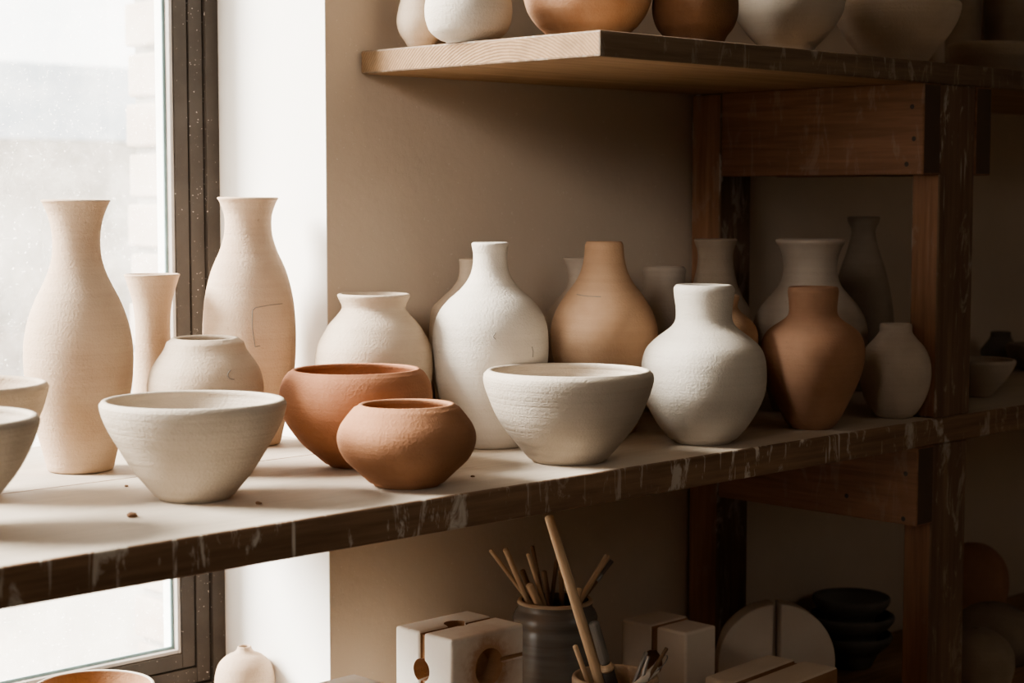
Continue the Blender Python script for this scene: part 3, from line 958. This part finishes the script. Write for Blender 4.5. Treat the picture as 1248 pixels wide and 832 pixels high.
def loop(bm, L, r0, r1):
    tube(bm, [(0, 0, 0), (0, 0, L * .45), (0, 0, L * .70)], r0 * .9, 10, 0, r0 * .7)
    n = 20; H = L * .31
    pts = [(sin(2 * pi * k / n) * H * .26, 0, L * .69 + H * .5 - cos(2 * pi * k / n) * H * .5) for k in range(n)]
    tube(bm, pts + [pts[0]], r0 * .3, 6, 1)
    return [M['stickd'], M['steel']]


held('loop_tool', 'dark wire loop tool at the right edge of the tan cup', 'tool', Ac, rin, zr, (812, 798), (799, 827), 5, M['steel'], build=loop)

# ------------------------------------------------------------------ dark ware on the lower shelf, far right
base_z = ZL
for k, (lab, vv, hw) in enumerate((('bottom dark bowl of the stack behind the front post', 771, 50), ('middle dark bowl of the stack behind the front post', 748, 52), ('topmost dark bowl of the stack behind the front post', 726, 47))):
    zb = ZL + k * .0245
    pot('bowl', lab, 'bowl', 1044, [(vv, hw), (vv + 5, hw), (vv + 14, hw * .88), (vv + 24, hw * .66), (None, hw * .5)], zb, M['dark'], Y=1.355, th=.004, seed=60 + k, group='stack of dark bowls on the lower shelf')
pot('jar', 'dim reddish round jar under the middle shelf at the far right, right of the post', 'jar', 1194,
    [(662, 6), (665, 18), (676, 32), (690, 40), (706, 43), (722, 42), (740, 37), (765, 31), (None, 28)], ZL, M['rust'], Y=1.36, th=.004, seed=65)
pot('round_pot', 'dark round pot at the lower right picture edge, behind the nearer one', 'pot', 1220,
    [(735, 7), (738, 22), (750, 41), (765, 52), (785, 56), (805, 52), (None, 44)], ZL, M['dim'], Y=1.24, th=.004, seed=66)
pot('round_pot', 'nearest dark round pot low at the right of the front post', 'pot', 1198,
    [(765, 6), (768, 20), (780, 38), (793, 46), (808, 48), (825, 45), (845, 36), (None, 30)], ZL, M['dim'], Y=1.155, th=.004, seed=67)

# ------------------------------------------------------------------ small crumbs of clay lying on the boards
CR = [(161, 630, 'dark crumb of dried clay at the front of the shelf below the open white bowl', .0042), (315, 614, 'tiny dark clay crumb right of the open white bowl', .0024), (154, 593, 'tiny clay crumb by the plank seam left of the open white bowl', .0018), (576, 581, 'tiny clay crumb between the squat terracotta pot and deep bowl', .0018)]
for u, v, lab, r in CR:
    P = on(2, ZM, u, v)
    bm = bmesh.new(); bmesh.ops.create_icosphere(bm, subdivisions=3, radius=r)
    for vt in bm.verts:
        n_ = noise.noise(vt.co * 400 + Vector((u, 0, 0)))
        vt.co *= 1 + .35 * n_
        vt.co.z = max(vt.co.z * .6, -r * .35) + r * .35
    tag(obj('clay_crumb', bm, M['brown'], None, W((P.x, P.y, ZM))), lab, 'crumb')

from collections import defaultdict
fam = defaultdict(list)
for lab, (A, p, zb) in POTS.items():
    o = next(q for q in COL.objects if q.get('label') == lab)
    if not o.get('group'): fam[(o['category'], zb)].append(o)
PLACE = {ZM: 'on the middle shelf', ZU: 'on the upper shelf', ZL: 'on the lower shelf', SILL: 'on the window sill'}
for (c, zb), L in fam.items():
    if len(L) > 1:
        for o in L: o['group'] = (c + 'es' if c.endswith('h') else c + 's') + ' ' + PLACE[zb]

# ------------------------------------------------------------------ light
wd = bpy.data.worlds.new('world'); scene.world = wd; wd.use_nodes = True
nt = wd.node_tree; nt.nodes.clear()
ow = nt.nodes.new('ShaderNodeOutputWorld'); bg = nt.nodes.new('ShaderNodeBackground')
tcw = nt.nodes.new('ShaderNodeTexCoord'); sx = nt.nodes.new('ShaderNodeSeparateXYZ'); rp = nt.nodes.new('ShaderNodeValToRGB')
e = rp.color_ramp.elements
while len(e) < 5: e.new(.5)
for q, (pz, cc) in zip(e, ((.40, (.42, .40, .37)), (.50, (.55, .53, .50)), (.515, (1.0, .985, .96)), (.60, (.9, .89, .875)), (.74, (.42, .42, .42)))):
    q.position = pz; q.color = (*cc, 1)
hz = nt.nodes.new('ShaderNodeMath'); hz.operation = 'MULTIPLY_ADD'; hz.inputs[1].default_value = .5; hz.inputs[2].default_value = .5
nt.links.new(tcw.outputs['Generated'], sx.inputs[0]); nt.links.new(sx.outputs['Z'], hz.inputs[0]); nt.links.new(hz.outputs[0], rp.inputs[0])
nt.links.new(rp.outputs[0], bg.inputs[0]); bg.inputs[1].default_value = 3.9
nt.links.new(bg.outputs[0], ow.inputs[0])

sun = bpy.data.lights.new('sun', 'SUN'); sun.energy = 22.0; sun.angle = radians(26); sun.color = (1.0, .945, .88)
so = bpy.data.objects.new('sun', sun); COL.objects.link(so)
sd = Vector((.68, -.70, -.62)).normalized()          # travels into the room through the back-wall window
so.rotation_euler = sd.to_track_quat('-Z', 'Y').to_euler()


lw = bpy.data.lights.new('added_left_fill', 'AREA'); lw.shape = 'RECTANGLE'; lw.size = .45; lw.size_y = .45
lw.energy = .36; lw.spread = radians(28); lw.color = (1.0, .92, .83)  # added lamp inside the room, brightens the wall beside the jamb
lo_ = bpy.data.objects.new('added_left_fill', lw); COL.objects.link(lo_); lo_.location = W((-.25, .55, .45))
lo_.rotation_euler = (Vector((1.20, 1.42, -.06)) - Vector((-.25, .55, .45))).to_track_quat('-Z', 'Z').to_euler()


rl = bpy.data.lights.new('added_room_fill', 'AREA'); rl.shape = 'DISK'; rl.size = .9; rl.energy = 2.5; rl.color = (1.0, .93, .84)  # added soft fill, hung free in the room to lift the dark right end
ro = bpy.data.objects.new('added_room_fill', rl); COL.objects.link(ro); ro.location = W((1.9, -1.7, 1.0))
ro.rotation_euler = (Vector((2.0, 1.2, -.4)) - Vector((1.9, -1.7, 1.0))).to_track_quat('-Z', 'Z').to_euler()


def portal(name, loc, sx_, sy_, direction):
    l = bpy.data.lights.new(name, 'AREA'); l.shape = 'RECTANGLE'; l.size = sx_; l.size_y = sy_
    l.cycles.is_portal = True
    o = bpy.data.objects.new(name, l); COL.objects.link(o); o.location = W(loc)
    o.rotation_euler = Vector(direction).to_track_quat('-Z', 'Z').to_euler()


portal('portal_back', ((WX0 + XJ) / 2, YO + .02, (WZ0 + WZ1) / 2), XJ - WX0, WZ1 - WZ0, (0, -1, 0))
portal('portal_left', (XL - .15, (LY0 + LY1) / 2, (LZ0 + LZ1) / 2), LY1 - LY0, LZ1 - LZ0, (1, 0, 0))

scene.cycles.use_denoising = True
scene.cycles.max_bounces = 10
scene.cycles.diffuse_bounces = 6
scene.cycles.transparent_max_bounces = 12
scene.cycles.sample_clamp_indirect = 6
scene.view_settings.view_transform = 'AgX'
scene.view_settings.look = 'AgX - Medium High Contrast'
scene.view_settings.exposure = 0.3
scene.view_settings.gamma = 1.08
